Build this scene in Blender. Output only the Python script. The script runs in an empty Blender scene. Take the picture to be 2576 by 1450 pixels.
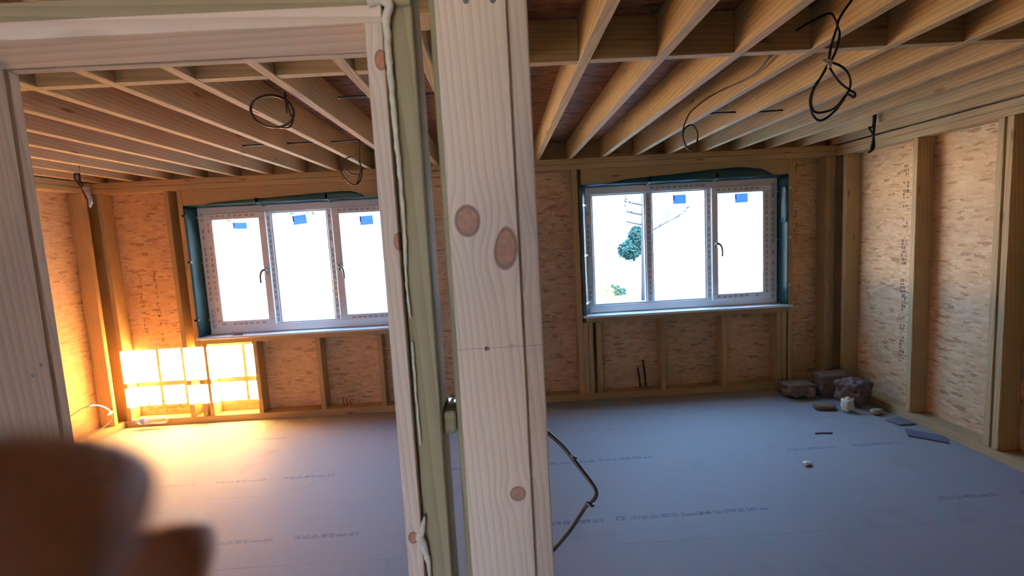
import bpy, bmesh, math, random
from mathutils import Vector, Matrix, noise

random.seed(7)
C = bpy.context.scene.collection
SC = bpy.context.scene

# ------------------------------------------------------------------ camera
H = 1.71                                   # lens height above the floor
F_PX, CX, CY = 1265.6, 1288.0, 725.0
PITCH, YAW, ROLL = 0.10692, 0.01487, -0.05403
fwd = Vector((math.sin(YAW)*math.cos(PITCH), math.cos(YAW)*math.cos(PITCH), -math.sin(PITCH)))
right = Vector((math.cos(YAW), -math.sin(YAW), 0))
up = right.cross(fwd)
cR = math.cos(ROLL)*right + math.sin(ROLL)*up
cU = -math.sin(ROLL)*right + math.cos(ROLL)*up
cam_d = bpy.data.cameras.new('camera')
cam = bpy.data.objects.new('camera', cam_d); C.objects.link(cam)
M = Matrix((cR, cU, -fwd)).transposed().to_4x4(); M.translation = (0, 0, H)
cam.matrix_world = M
cam_d.sensor_width = 36.0
cam_d.lens = 36.0*F_PX/2576.0
cam_d.clip_start = 0.004
cam_d.clip_end = 200
cam_d.dof.use_dof = True
cam_d.dof.focus_distance = 1.9
cam_d.dof.aperture_fstop = 7.5
SC.camera = cam

def at(px, py, Y):
    """point seen at a pixel of the photograph, standing at distance Y into the room"""
    d = cR*((px-CX)/F_PX) - cU*((py-CY)/F_PX) + fwd
    d = d*(Y/d.y)
    return Vector((d.x, Y, d.z+H))

# ------------------------------------------------------------------ light
W = bpy.data.worlds.new('overcast_sky'); SC.world = W
W.use_nodes = True
bg = W.node_tree.nodes['Background']
bg.inputs[0].default_value = (0.31, 0.56, 1.0, 1)
bg.inputs[1].default_value = 9.5
SUN_DX, SUN_DZ = 0.12, 0.19
sun_d = bpy.data.lights.new('sun_offscreen', 'SUN')
sun_d.energy = 650.0
sun_d.color = (1.0, 0.74, 0.42)
sun_d.angle = math.radians(0.12)
sun = bpy.data.objects.new('sun_offscreen', sun_d); C.objects.link(sun)
sun.rotation_euler = Vector((-SUN_DX, 1, -SUN_DZ)).to_track_quat('-Z', 'Y').to_euler()
sun.location = (3, -12, 6)
SC.view_settings.view_transform = 'Standard'
SC.view_settings.look = 'None'
SC.view_settings.exposure = 0.88
SC.view_settings.gamma = 1.0
SC.view_settings.use_curve_mapping = False
SC.cycles.max_bounces = 7; SC.cycles.diffuse_bounces = 6; SC.cycles.glossy_bounces = 3; SC.cycles.transparent_max_bounces = 8
SC.cycles.caustics_reflective = False; SC.cycles.caustics_refractive = False

# ------------------------------------------------------------------ node helpers
def new_mat(name):
    m = bpy.data.materials.new(name); m.use_nodes = True
    nt = m.node_tree
    p = nt.nodes['Principled BSDF']
    return m, nt, p
class G:
    def __init__(s, nt): s.nt = nt
    def n(s, t, **kw):
        nd = s.nt.nodes.new(t)
        for k, v in kw.items(): setattr(nd, k, v)
        return nd
    def put(s, sock, v):
        if hasattr(v, 'is_output'): s.nt.links.new(v, sock)
        elif hasattr(v, 'outputs'): s.nt.links.new(v.outputs[0], sock)
        else: sock.default_value = v
    def math(s, op, a, b=0.0, c=None):
        nd = s.n('ShaderNodeMath', operation=op)
        s.put(nd.inputs[0], a); s.put(nd.inputs[1], b)
        if c is not None: s.put(nd.inputs[2], c)
        return nd.outputs[0]
    def vmath(s, op, a, b):
        nd = s.n('ShaderNodeVectorMath', operation=op)
        s.put(nd.inputs[0], a); s.put(nd.inputs[1], b)
        return nd.outputs[0]
    def mix(s, f, a, b, blend='MIX'):
        nd = s.n('ShaderNodeMix', data_type='RGBA', blend_type=blend)
        s.put(nd.inputs[0], f); s.put(nd.inputs[6], a); s.put(nd.inputs[7], b)
        return nd.outputs[2]
    def ramp(s, f, stops):
        nd = s.n('ShaderNodeValToRGB')
        e = nd.color_ramp.elements
        while len(e) < len(stops): e.new(0.5)
        for el, (p, c) in zip(e, stops):
            el.position = p; el.color = c if len(c) == 4 else (*c, 1)
        s.put(nd.inputs[0], f)
        return nd.outputs[0]
    def noise(s, vec, scale=5, detail=2, rough=.5, dist=0):
        nd = s.n('ShaderNodeTexNoise')
        s.put(nd.inputs['Vector'], vec); nd.inputs['Scale'].default_value = scale
        nd.inputs['Detail'].default_value = detail; nd.inputs['Roughness'].default_value = rough
        nd.inputs['Distortion'].default_value = dist
        return nd.outputs[0]
def rgb(c): return (c[0], c[1], c[2], 1)

def wood(name, light, dark, axis, knots=(), spot=1.0, rough=.72, ring=26.0, pw=1.6, knot_col=(.20, .09, .045)):
    m, nt, p = new_mat(name); g = G(nt)
    tc = g.n('ShaderNodeTexCoord').outputs['Object']
    rnd = g.n('ShaderNodeObjectInfo').outputs['Random']
    if knots: base = tc
    else:
        off = g.n('ShaderNodeCombineXYZ')
        for i in range(3): g.put(off.inputs[i], g.math('MULTIPLY', rnd, (17.3, 31.7, 23.1)[i]))
        base = g.vmath('ADD', tc, off.outputs[0])
    sep = g.n('ShaderNodeSeparateXYZ'); g.put(sep.inputs[0], base)
    ax = 'XYZ'.index(axis)
    others = [i for i in range(3) if i != ax]
    a = sep.outputs[ax]; u = sep.outputs[others[0]]; v = sep.outputs[others[1]]
    kmask = None
    if knots:
        horiz = 0 if ax != 0 else 2
        for (k0, kz, r0, rz) in knots:          # k0 across the grain, kz along it
            d0 = g.math('DIVIDE', g.math('SUBTRACT', u if ax != 0 else v, k0), r0) if ax == 2 else g.math('DIVIDE', g.math('SUBTRACT', v, k0), r0)
            d1 = g.math('DIVIDE', g.math('SUBTRACT', a, kz), rz)
            dd = g.math('ADD', g.math('MULTIPLY', d0, d0), g.math('MULTIPLY', d1, d1))
            w = g.math('POWER', 2.718, g.math('MULTIPLY', dd, -0.22))
            push = g.math('MULTIPLY', g.math('MULTIPLY', d0, r0*0.85), w)
            if ax == 2: u = g.math('SUBTRACT', u, push)
            else: v = g.math('SUBTRACT', v, push)
            nd = g.n('ShaderNodeMapRange'); g.put(nd.inputs[0], g.math('SQRT', dd))
            nd.inputs[1].default_value = 1.15; nd.inputs[2].default_value = .8
            km = nd.outputs[0]
            kmask = km if kmask is None else g.math('MAXIMUM', kmask, km)
    cb = g.n('ShaderNodeCombineXYZ')
    g.put(cb.inputs[0], u); g.put(cb.inputs[1], v); g.put(cb.inputs[2], g.math('MULTIPLY', a, 0.045))
    vec = cb.outputs[0]
    wv = g.n('ShaderNodeTexWave', wave_type='BANDS', bands_direction='DIAGONAL', wave_profile='SAW')
    g.put(wv.inputs[0], vec); wv.inputs['Scale'].default_value = ring
    wv.inputs['Distortion'].default_value = 5.5; wv.inputs['Detail'].default_value = 2
    wv.inputs['Detail Scale'].default_value = .6
    fine = g.noise(vec, 160, 3, .6)
    f = g.math('ADD', g.math('MULTIPLY', g.math('POWER', wv.outputs[1], pw), .62), g.math('MULTIPLY', fine, .32))
    col = g.mix(f, rgb(light), rgb(dark))
    blot = g.noise(base, 2.2, 2)
    tone = g.math('ADD', .72, g.math('MULTIPLY', blot, .34))
    tone = g.math('ADD', tone, g.math('MULTIPLY', rnd, .22))
    tn = g.n('ShaderNodeCombineXYZ')
    for i in range(3): g.put(tn.inputs[i], tone)
    col = g.mix(1.0, col, tn.outputs[0], 'MULTIPLY')
    if spot:
        cb2 = g.n('ShaderNodeCombineXYZ')
        g.put(cb2.inputs[0], g.math('MULTIPLY', u, 9)); g.put(cb2.inputs[1], g.math('MULTIPLY', v, 9)); g.put(cb2.inputs[2], g.math('MULTIPLY', a, 2.3))
        vo = g.n('ShaderNodeTexVoronoi'); g.put(vo.inputs['Vector'], cb2.outputs[0]); vo.inputs['Scale'].default_value = 1.0
        sp = g.ramp(vo.outputs['Distance'], [(0.06, (1, 1, 1)), (0.13, (0, 0, 0))])
        col = g.mix(g.math('MULTIPLY', sp, .75*spot), col, rgb(knot_col))
    if kmask is not None:
        kn = g.noise(tc, 130, 3)
        kc = g.mix(kn, rgb(knot_col), rgb([min(1, c*2.6) for c in knot_col]))
        rim = g.math('MULTIPLY', g.math('MULTIPLY', kmask, g.math('SUBTRACT', 1.0, kmask)), 2.6)
        col = g.mix(g.math('MULTIPLY', kmask, .88), col, kc)
        col = g.mix(rim, col, rgb([c*.55 for c in knot_col]))
    g.put(p.inputs['Base Color'], col)
    p.inputs['Roughness'].default_value = rough
    p.inputs['Specular IOR Level'].default_value = .25
    bp = g.n('ShaderNodeBump'); bp.inputs['Strength'].default_value = .18; bp.inputs['Distance'].default_value = .002
    g.put(bp.inputs['Height'], g.noise(vec, 160, 1)); g.put(p.inputs['Normal'], bp.outputs[0])
    return m

def osb(name, axes, cols, rough=.62):
    """strand board: overlapping long flakes in several directions"""
    m, nt, p = new_mat(name); g = G(nt)
    tc = g.n('ShaderNodeTexCoord').outputs['Object']
    rnd = g.n('ShaderNodeObjectInfo').outputs['Random']
    sep = g.n('ShaderNodeSeparateXYZ'); g.put(sep.inputs[0], tc)
    u = g.math('ADD', sep.outputs[axes[0]], g.math('MULTIPLY', rnd, 13.0)); v = sep.outputs[axes[1]]
    base = g.n('ShaderNodeCombineXYZ'); g.put(base.inputs[0], u); g.put(base.inputs[1], v)
    warp = g.n('ShaderNodeTexNoise'); g.put(warp.inputs[0], base.outputs[0]); warp.inputs['Scale'].default_value = 9; warp.inputs['Detail'].default_value = 2
    wv = g.vmath('SCALE', warp.outputs[1], None) if False else None
    layers = []
    for k, (ang, sx, sy) in enumerate([(-.15, 13, 52), (1.3, 14, 54), (-0.75, 13, 52), (.6, 14, 52)]):
        mp = g.n('ShaderNodeMapping'); g.put(mp.inputs[0], base.outputs[0])
        mp.inputs['Rotation'].default_value = (0, 0, ang); mp.inputs['Scale'].default_value = (sx, sy, 1)
        ns = g.n('ShaderNodeTexNoise'); g.put(ns.inputs[0], mp.outputs[0]); ns.inputs['Scale'].default_value = .6; ns.inputs['Detail'].default_value = 1
        wp = g.n('ShaderNodeMix', data_type='VECTOR'); wp.inputs[0].default_value = .35
        g.put(wp.inputs[4], mp.outputs[0]); g.put(wp.inputs[5], g.vmath('ADD', mp.outputs[0], ns.outputs[1]))
        vo = g.n('ShaderNodeTexVoronoi'); g.put(vo.inputs['Vector'], wp.outputs[1]); vo.inputs['Scale'].default_value = 1
        sc = g.n('ShaderNodeSeparateColor'); g.put(sc.inputs[0], vo.outputs['Color'])
        layers.append((sc.outputs[0], sc.outputs[1]))
    val = layers[0][0]
    for a, b in layers[1:]:
        msk = g.math('GREATER_THAN', b, .5)
        mx = g.n('ShaderNodeMix', data_type='FLOAT'); g.put(mx.inputs[0], msk); g.put(mx.inputs[2], val); g.put(mx.inputs[3], a)
        val = mx.outputs[0]
    grain = g.noise(base.outputs[0], 60, 4, .6)
    val2 = g.math('ADD', g.math('MULTIPLY', val, .5), g.math('MULTIPLY', grain, .5))
    col = g.ramp(val2, [(.1, cols[0]), (.36, cols[1]), (.6, cols[2]), (.92, cols[3])])
    dk = g.ramp(val, [(.0, (1, 1, 1)), (.07, (1, 1, 1)), (.10, (0, 0, 0))])
    col = g.mix(g.math('MULTIPLY', dk, .4), col, rgb([c*.55 for c in cols[0]]))
    big = g.noise(base.outputs[0], 1.6, 2)
    tone = g.math('ADD', .78, g.math('MULTIPLY', big, .4))
    tn = g.n('ShaderNodeCombineXYZ')
    for i in range(3): g.put(tn.inputs[i], tone)
    col = g.mix(1.0, col, tn.outputs[0], 'MULTIPLY')
    g.put(p.inputs['Base Color'], col)
    p.inputs['Roughness'].default_value = rough
    p.inputs['Specular IOR Level'].default_value = .3
    bp = g.n('ShaderNodeBump'); bp.inputs['Strength'].default_value = .35; bp.inputs['Distance'].default_value = .003
    g.put(bp.inputs['Height'], g.noise(base.outputs[0], 60, 1)); g.put(p.inputs['Normal'], bp.outputs[0])
    return m

def plain(name, col, rough=.6, metal=0.0, var=.12, scale=14, spec=.4, bump=0):
    m, nt, p = new_mat(name); g = G(nt)
    tc = g.n('ShaderNodeTexCoord').outputs['Object']
    n = g.noise(tc, scale, 3)
    c = g.mix(n, rgb([max(0, x*(1-var)) for x in col]), rgb([min(1, x*(1+var)) for x in col]))
    g.put(p.inputs['Base Color'], c)
    p.inputs['Roughness'].default_value = rough; p.inputs['Metallic'].default_value = metal
    p.inputs['Specular IOR Level'].default_value = spec
    if bump:
        bp = g.n('ShaderNodeBump'); bp.inputs['Strength'].default_value = bump; bp.inputs['Distance'].default_value = .01
        g.put(bp.inputs['Height'], n); g.put(p.inputs['Normal'], bp.outputs[0])
    return m

TL, TD = (.54, .39, .20), (.37, .25, .115)          # treated softwood framing
MT = {a: wood('treated_timber_' + a.lower(), TL, TD, a) for a in 'XYZ'}
JOIST = wood('joist_timber', (.58, .42, .21), (.36, .23, .10), 'Y')
GREEN = {a: wood('green_treated_timber_' + a.lower(), (.41, .37, .23), (.27, .24, .125), a, spot=0, ring=34) for a in 'XZ'}
OC = [(.46, .255, .12), (.62, .39, .20), (.69, .455, .245), (.80, .60, .37)]
OSB_B = osb('strand_board_back', (0, 2), OC)
OSB_S = osb('strand_board_side', (1, 2), OC)
DECK = osb('deck_board', (0, 1), [(.13, .05, .025), (.26, .11, .055), (.34, .15, .075), (.44, .22, .11)], .75)
UPVC = plain('white_window_plastic', (.80, .81, .80), .35, var=.03)
SILL = plain('white_sill_board', (.82, .83, .83), .12, var=.02, spec=.6)
FILM = plain('grey_film_print', (.45, .44, .41), .6)
TEAL = plain('teal_membrane', (.008, .065, .072), .42, var=.35, scale=6, bump=.5)
STEEL = plain('galvanised_steel', (.72, .73, .74), .32, .9, var=.25, scale=90)
SCREWM = plain('dark_screw_steel', (.16, .16, .17), .4, .8)
BLACK = plain('black_cable_sheath', (.025, .022, .022), .45)
GREYC = plain('grey_cable_sheath', (.30, .30, .28), .5)
DARKC = plain('dark_grey_cable_sheath', (.07, .065, .06), .5)
FOAM = plain('dried_expanding_foam', (.70, .66, .52), .8, var=.2, scale=60, bump=.4)
PENCIL = plain('pencil_line', (.20, .19, .19), .6)
HANDLE = plain('dull_metal_handle', (.17, .16, .11), .4, .2)
PRINT = plain('blue_black_board_print', (.035, .055, .15), .6, var=.4, scale=70)
STENCIL = plain('dark_stencil_ink', (.20, .12, .09), .75, var=.5, scale=80)

def glass_mat():
    m, nt, p = new_mat('window_glass'); g = G(nt)
    nt.nodes.remove(p)
    t = g.n('ShaderNodeBsdfTransparent'); t.inputs[0].default_value = (.96, .98, .98, 1)
    gl = g.n('ShaderNodeBsdfGlossy'); gl.inputs['Roughness'].default_value = .02
    mx = g.n('ShaderNodeMixShader'); mx.inputs[0].default_value = .05
    nt.links.new(t.outputs[0], mx.inputs[1]); nt.links.new(gl.outputs[0], mx.inputs[2])
    nt.links.new(mx.outputs[0], nt.nodes['Material Output'].inputs[0])
    return m
GLASS = glass_mat()
def clear_plastic():
    m, nt, p = new_mat('clear_plastic'); g = G(nt)
    nt.nodes.remove(p)
    t = g.n('ShaderNodeBsdfTransparent'); t.inputs[0].default_value = (.86, .88, .90, 1)
    gl = g.n('ShaderNodeBsdfGlossy'); gl.inputs['Roughness'].default_value = .08
    d = g.n('ShaderNodeBsdfDiffuse'); d.inputs[0].default_value = (.7, .7, .68, 1)
    mx = g.n('ShaderNodeMixShader'); mx.inputs[0].default_value = .5
    m2 = g.n('ShaderNodeMixShader'); m2.inputs[0].default_value = .35
    nt.links.new(gl.outputs[0], m2.inputs[1]); nt.links.new(d.outputs[0], m2.inputs[2])
    nt.links.new(t.outputs[0], mx.inputs[1]); nt.links.new(m2.outputs[0], mx.inputs[2])
    nt.links.new(mx.outputs[0], nt.nodes['Material Output'].inputs[0])
    return m
PLASTIC = clear_plastic()
def translucent(name, col, mixf=.6):
    m, nt, p = new_mat(name); g = G(nt); nt.nodes.remove(p)
    t = g.n('ShaderNodeBsdfTranslucent'); d = g.n('ShaderNodeBsdfDiffuse')
    tc = g.n('ShaderNodeTexCoord').outputs['Object']
    c = g.mix(g.noise(tc, 60, 2), rgb([x*.75 for x in col]), rgb(col))
    g.put(t.inputs[0], c); g.put(d.inputs[0], c)
    mx = g.n('ShaderNodeMixShader'); mx.inputs[0].default_value = mixf
    nt.links.new(d.outputs[0], mx.inputs[1]); nt.links.new(t.outputs[0], mx.inputs[2])
    nt.links.new(mx.outputs[0], nt.nodes['Material Output'].inputs[0])
    return m
STICK_B = translucent('blue_sticker_paper', (.20, .33, .95), .75)
STICK_R = translucent('red_sticker_paper', (.50, .06, .08), .55)

def floor_mat():
    m, nt, p = new_mat('grey_coated_chipboard'); g = G(nt)
    tc = g.n('ShaderNodeTexCoord').outputs['Object']
    a = g.noise(tc, 1.3, 4, .6); b = g.noise(tc, 90, 3, .7)
    c = g.mix(g.math('ADD', g.math('MULTIPLY', a, .6), g.math('MULTIPLY', b, .4)), (.255, .257, .27, 1), (.35, .352, .368, 1))
    mp = g.n('ShaderNodeMapping'); g.put(mp.inputs[0], tc); mp.inputs['Rotation'].default_value = (0, 0, .5); mp.inputs['Scale'].default_value = (1.6, 7, 1)
    sc1 = g.ramp(g.noise(mp.outputs[0], 2.2, 5, .75), [(.66, (0, 0, 0)), (.74, (1, 1, 1))])
    c = g.mix(g.math('MULTIPLY', sc1, .35), c, (.48, .48, .49, 1))
    st = g.ramp(g.noise(tc, 2.1, 3, .6), [(.60, (0, 0, 0)), (.75, (1, 1, 1))])
    c = g.mix(g.math('MULTIPLY', st, .35), c, (.17, .16, .16, 1))
    vo = g.n('ShaderNodeTexVoronoi'); g.put(vo.inputs['Vector'], tc); vo.inputs['Scale'].default_value = 5.5
    sp = g.ramp(vo.outputs['Distance'], [(.02, (1, 1, 1)), (.035, (0, 0, 0))])
    c = g.mix(g.math('MULTIPLY', sp, .5), c, (.72, .72, .74, 1))
    g.put(p.inputs['Base Color'], c)
    g.put(p.inputs['Roughness'], g.math('ADD', .52, g.math('MULTIPLY', a, .2)))
    p.inputs['Specular IOR Level'].default_value = .3
    return m
FLOORM = floor_mat()

# ------------------------------------------------------------------ mesh helpers
def tag(o, label=None, cat=None, group=None, kind=None):
    if label: o['label'] = label
    if cat: o['category'] = cat
    if group: o['group'] = group
    if kind: o['kind'] = kind
    return o
def thing(name, label, cat, loc=(0, 0, 0), group=None, kind=None):
    o = bpy.data.objects.new(name, None); C.objects.link(o)
    o.empty_display_size = .05
    o.matrix_world = Matrix.Translation(loc)
    o['_loc'] = list(loc)
    return tag(o, label, cat, group, kind)
def link(name, me, mat, parent=None, smooth=False):
    o = bpy.data.objects.new(name, me); C.objects.link(o)
    for m in (mat if isinstance(mat, (list, tuple)) else [mat]): me.materials.append(m)
    if smooth:
        for f in me.polygons: f.use_smooth = True
    if parent is not None:
        o.parent = parent
        p = parent; off = Vector((0, 0, 0))
        while p is not None:
            if '_loc' in p: off += Vector(p['_loc'])
            p = p.parent
        o.matrix_parent_inverse = Matrix.Translation(-off) if parent.type == 'EMPTY' else Matrix.Identity(4)
    return o
def from_bm(name, bm, mat, parent=None, smooth=False):
    bmesh.ops.recalc_face_normals(bm, faces=bm.faces)
    me = bpy.data.meshes.new(name); bm.to_mesh(me); bm.free()
    return link(name, me, mat, parent, smooth)
def bm_box(bm, x0, x1, y0, y1, z0, z1):
    v = [bm.verts.new((x, y, z)) for x in (x0, x1) for y in (y0, y1) for z in (z0, z1)]
    for f in ((0, 1, 3, 2), (4, 6, 7, 5), (0, 4, 5, 1), (2, 3, 7, 6), (0, 2, 6, 4), (1, 5, 7, 3)):
        bm.faces.new([v[i] for i in f])
    return v
def box(name, mat, parent, x0, x1, y0, y1, z0, z1, bev=.002):
    bm = bmesh.new(); bm_box(bm, min(x0, x1), max(x0, x1), min(y0, y1), max(y0, y1), min(z0, z1), max(z0, z1))
    if bev: bmesh.ops.bevel(bm, geom=bm.edges[:], offset=bev, segments=1, affect='EDGES')
    return from_bm(name, bm, mat, parent)
def smooth_path(pts, k=8):
    pts = [Vector(p) for p in pts]; out = []
    P = [pts[0]*2-pts[1]] + pts + [pts[-1]*2-pts[-2]]
    for i in range(1, len(P)-2):
        a, b, c, d = P[i-1:i+3]
        for j in range(k):
            t = j/k
            out.append(.5*((2*b)+(c-a)*t+(2*a-5*b+4*c-d)*t*t+(3*b-a-3*c+d)*t**3))
    out.append(pts[-1]); return out
def bm_tube(bm, path, rad, seg=8, flat=1.0, cap=True):
    n = len(path); rings = []
    t0 = (path[1]-path[0]).normalized()
    nrm = t0.cross(Vector((0, 0, 1)));
    if nrm.length < .05: nrm = t0.cross(Vector((1, 0, 0)))
    nrm.normalize()
    for i, p in enumerate(path):
        t = (path[min(i+1, n-1)]-path[max(i-1, 0)]).normalized()
        nrm = (nrm - t*nrm.dot(t)).normalized(); b = t.cross(nrm)
        r = rad(i/(n-1)) if callable(rad) else rad
        rings.append([bm.verts.new(p + nrm*r*math.cos(2*math.pi*k/seg) + b*r*flat*math.sin(2*math.pi*k/seg)) for k in range(seg)])
    for i in range(n-1):
        for k in range(seg):
            bm.faces.new((rings[i][k], rings[i][(k+1) % seg], rings[i+1][(k+1) % seg], rings[i+1][k]))
    if cap:
        bm.faces.new(rings[0][::-1]); bm.faces.new(rings[-1])
def tube(name, mat, parent, pts, rad, seg=8, k=8, flat=1.0):
    bm = bmesh.new(); bm_tube(bm, smooth_path(pts, k), rad, seg, flat)
    return from_bm(name, bm, mat, parent, True)
def prism(name, mat, parent, outline, y0, y1):
    """outline in (x, z) given a thickness in y"""
    bm = bmesh.new()
    a = [bm.verts.new((x, y0, z)) for x, z in outline]; b = [bm.verts.new((x, y1, z)) for x, z in outline]
    bm.faces.new(a); bm.faces.new(b[::-1]); n = len(a)
    for i in range(n): bm.faces.new((a[i], a[(i+1) % n], b[(i+1) % n], b[i]))
    return from_bm(name, bm, mat, parent)
def cyl(name, mat, parent, p0, p1, r0, r1=None, seg=14):
    bm = bmesh.new(); r1 = r0 if r1 is None else r1
    bm_tube(bm, [Vector(p0), Vector(p1)], lambda t: r0+(r1-r0)*t, seg)
    return from_bm(name, bm, mat, parent)
def sheet(name, mat, parent, fn, nu, nv, thick=.001):
    """thin cloth-like sheet from fn(u, v), given a real thickness"""
    bm = bmesh.new()
    g = [[bm.verts.new(fn(i/nu, j/nv)) for j in range(nv+1)] for i in range(nu+1)]
    for i in range(nu):
        for j in range(nv): bm.faces.new((g[i][j], g[i+1][j], g[i+1][j+1], g[i][j+1]))
    bmesh.ops.recalc_face_normals(bm, faces=bm.faces)
    bmesh.ops.solidify(bm, geom=bm.faces[:], thickness=thick)
    return from_bm(name, bm, mat, parent, True)
def nz(x, y=0, z=0): return noise.noise(Vector((x, y, z)))

# ================================================================== THE SETTING
YB, YO = 4.92, 5.06            # inner stud face and inner board face of the window wall
XR, XRO = 3.28, 3.42           # same for the right wall
XL, XLO = -3.84, -3.98         # same for the left wall
YF = -2.60                     # wall behind the camera
ZC = 2.40; JD = .17            # joist undersides, joist depth

# floor of big chipboard panels, each with its printed line
fl = thing('floor', 'grey coated chipboard floor with printed lines', 'floor', (0, 0, 0), kind='structure')
PITCHY = .778
rows = [(2.565 + PITCHY*k) for k in range(-7, 4)]
for i, y in enumerate(rows):
    y0, y1 = max(y, YF), min(y+PITCHY, YO)
    if y1 <= y0: continue
    xs = [XLO] + [x for x in ((-2.3 if i % 2 else -3.1) + 2.4*k for k in range(4)) if XLO+.2 < x < XRO-.2] + [XRO]
    for x0, x1 in zip(xs[:-1], xs[1:]):
        box('floor_board', FLOORM, fl, x0+.0003, x1-.0003, y0+.0003, y1-.0003, -.022, 0, .0004)
def print_line(text, x, y, size, sx, rot=0.0):
    cu = bpy.data.curves.new('t', 'FONT'); cu.body = text; cu.size = size; cu.space_character = 1.05
    o = bpy.data.objects.new('t', cu); C.objects.link(o)
    dg = bpy.context.evaluated_depsgraph_get()
    me = bpy.data.meshes.new_from_object(o.evaluated_get(dg)); bpy.data.objects.remove(o)
    ca, sa = math.cos(rot), math.sin(rot)
    for v in me.vertices:
        px, py = v.co.x*sx + v.co.y*.18, v.co.y
        v.co = (x+px*ca-py*sa, y+px*sa+py*ca, .0006)
    me.materials.clear()
    return link('printed_line', me, PRINT, fl)
print_line("21 21W 9W  - 0M899 18-15", .155, 2.775, .055, .52, .012)
print_line("CE", .578, 2.785, .060, .80, .012)
print_line("1917 62n (On-19BSTSE)  Dneanan x nnn", .665, 2.786, .055, .50, .012)
print_line("BN 1917 62n (On9W BSS 15W71 mnm", 1.075, 2.792, .055, .45, .012)
print_line("EWS  nnwnn 18-15 nn BN", .25, 3.545, .055, .55, .012)
print_line("1917 62n On 19W 857 857W  mnnn", .62, 3.555, .055, .46, .012)
for (x, y, n) in ((2.03, 3.54, 2), (2.52, 2.79, 2), (-3.4, 4.35, 3), (-2.72, 3.56, 3), (-1.82, 2.79, 2), (-.62, 3.56, 1)):
    for k in range(n):
        print_line("1917 62n (On-19BSTSE) nnwnn 18-15", x + k*.50, y + k*.008, .052, .44, .012)

# ceiling: joists, blocking and deck
ce = thing('ceiling', 'exposed timber joists under a red-brown deck', 'ceiling', (0, 0, ZC), kind='structure')
JX = [.356 + .3205*k for k in range(-13, 10)]
JX = [x for x in JX if XL-.02 < x < XR-.03]
JX[0] = max(JX[0], XL+.002)
for x in JX:
    box('joist', JOIST, ce, x, x+.047, YF, YO, ZC, ZC+JD, .0025)
for x0, x1 in zip([XLO-.05]+JX, JX+[XRO]):
    if x1-x0 < .08: continue
    y = 2.140 + random.uniform(-.004, .004)
    box('noggin', MT['X'], ce, x0+.0475, x1-.0005, y, y+.047, ZC+.001, ZC+JD-.001, .002)
    box('end_blocking', MT['X'], ce, x0+.0475, x1-.0005, YO-.05, YO, ZC+.001, ZC+JD-.001, .002)
box('flat_blocking', MT['X'], ce, JX[11]+.0475 if False else -.2375, .035, 1.64, 1.77, ZC+.001, ZC+.048, .002)
for i in range(7):
    y0 = YF + i*1.2; y1 = min(y0+1.2, YO+.1)
    if y1 > y0: box('deck_panel', DECK, ce, XLO-.15, XRO+.15, y0+.001, y1-.001, ZC+JD, ZC+JD+.022, 0)

# back wall with its studs, plates, lintels and boards
wb = thing('wall_back', 'window wall of timber studs and strand board', 'wall', (0, YO, 0), kind='structure')
wx = thing('upper_storey', 'clad upper storey standing on the deck', 'storey', (0, 1, 2.7), kind='structure')
box('storey_walls', plain('grey_sheathing', (.35, .34, .32), .9), wx, XLO-.1, XRO+.1, YF-.1, YO+.1, ZC+JD+.022, 5.2, 0)
bm = bmesh.new()
va = [bm.verts.new(p) for p in ((XLO-.4, YF-.4, 5.2), (XRO+.4, YF-.4, 5.2), (XRO+.4, YO+.4, 5.2), (XLO-.4, YO+.4, 5.2), (XLO-.4, 1.2, 7.4), (XRO+.4, 1.2, 7.4))]
for f in ((0, 1, 2, 3), (0, 4, 5, 1), (3, 2, 5, 4), (0, 3, 4), (1, 5, 2)): bm.faces.new([va[i] for i in f])
from_bm('pitched_roof', bm, plain('roof_felt', (.12, .12, .12), .9), wx)
WIN = {1: dict(x0=-2.975, x1=-1.005, ox0=-3.02, ox1=-.955), 2: dict(x0=.843, x1=2.779, ox0=.795, ox1=2.818)}
Z_SILL, Z_HEAD = .838, 2.145
SP0, SP1 = .068, .0
TP0 = 2.295
box('sole_plate', MT['X'], wb, XL, XR, YB, YO, 0, .066)
box('top_plate', MT['X'], wb, XL, XR, YB, YO, TP0, 2.344)
box('top_plate', MT['X'], wb, XLO, XRO, YB+.002, YO, 2.346, 2.398)
def stud_b(x0, x1, z0=.067, z1=TP0-.001, y0=YB):
    return box('stud', MT['Z'], wb, x0, x1, y0+random.uniform(0, .003), YO, z0, z1, .003)
for a in ((-3.825, -3.778), (-3.195, -3.150), (-3.070, -3.024), (-.953, -.906), (-.905, -.860), (-.43, -.385), (.17, .215), (.705, .757), (2.820, 2.864), (3.185, 3.232), (3.233, 3.279)):
    stud_b(*a)
for a in ((-3.0, -2.955), (-2.515, -2.470), (-1.897, -1.850), (-1.29, -1.245), (.759, .808), (.811, .855), (.888, .940), (1.533, 1.580), (2.155, 2.203), (2.705, 2.752), (2.756, 2.803)):
    stud_b(a[0], a[1], .067, Z_SILL-.047)
box('corner_post', MT['Z'], wb, XR+.001, XRO, YB+.06, YO, 0, 2.345, .002); box('corner_post', MT['Z'], wb, XLO, XL-.001, YB+.06, YO, 0, 2.345, .002)
for w in WIN.values():
    box('sill_plate', MT['X'], wb, w['ox0']-.001, w['ox1']+.001, YB+.003, YO, Z_SILL-.046, Z_SILL-.001)
    box('lintel', MT['X'], wb, w['ox0']-.001, w['ox1']+.001, YB+.004, YO, Z_HEAD, TP0-.001)
xs = [XLO, -3.17, -3.02]
def osb_b(x0, x1, z0, z1): box('osb_panel', OSB_B, wb, x0, x1, YO+.0005, YO+.012, z0, z1, 0)
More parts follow.
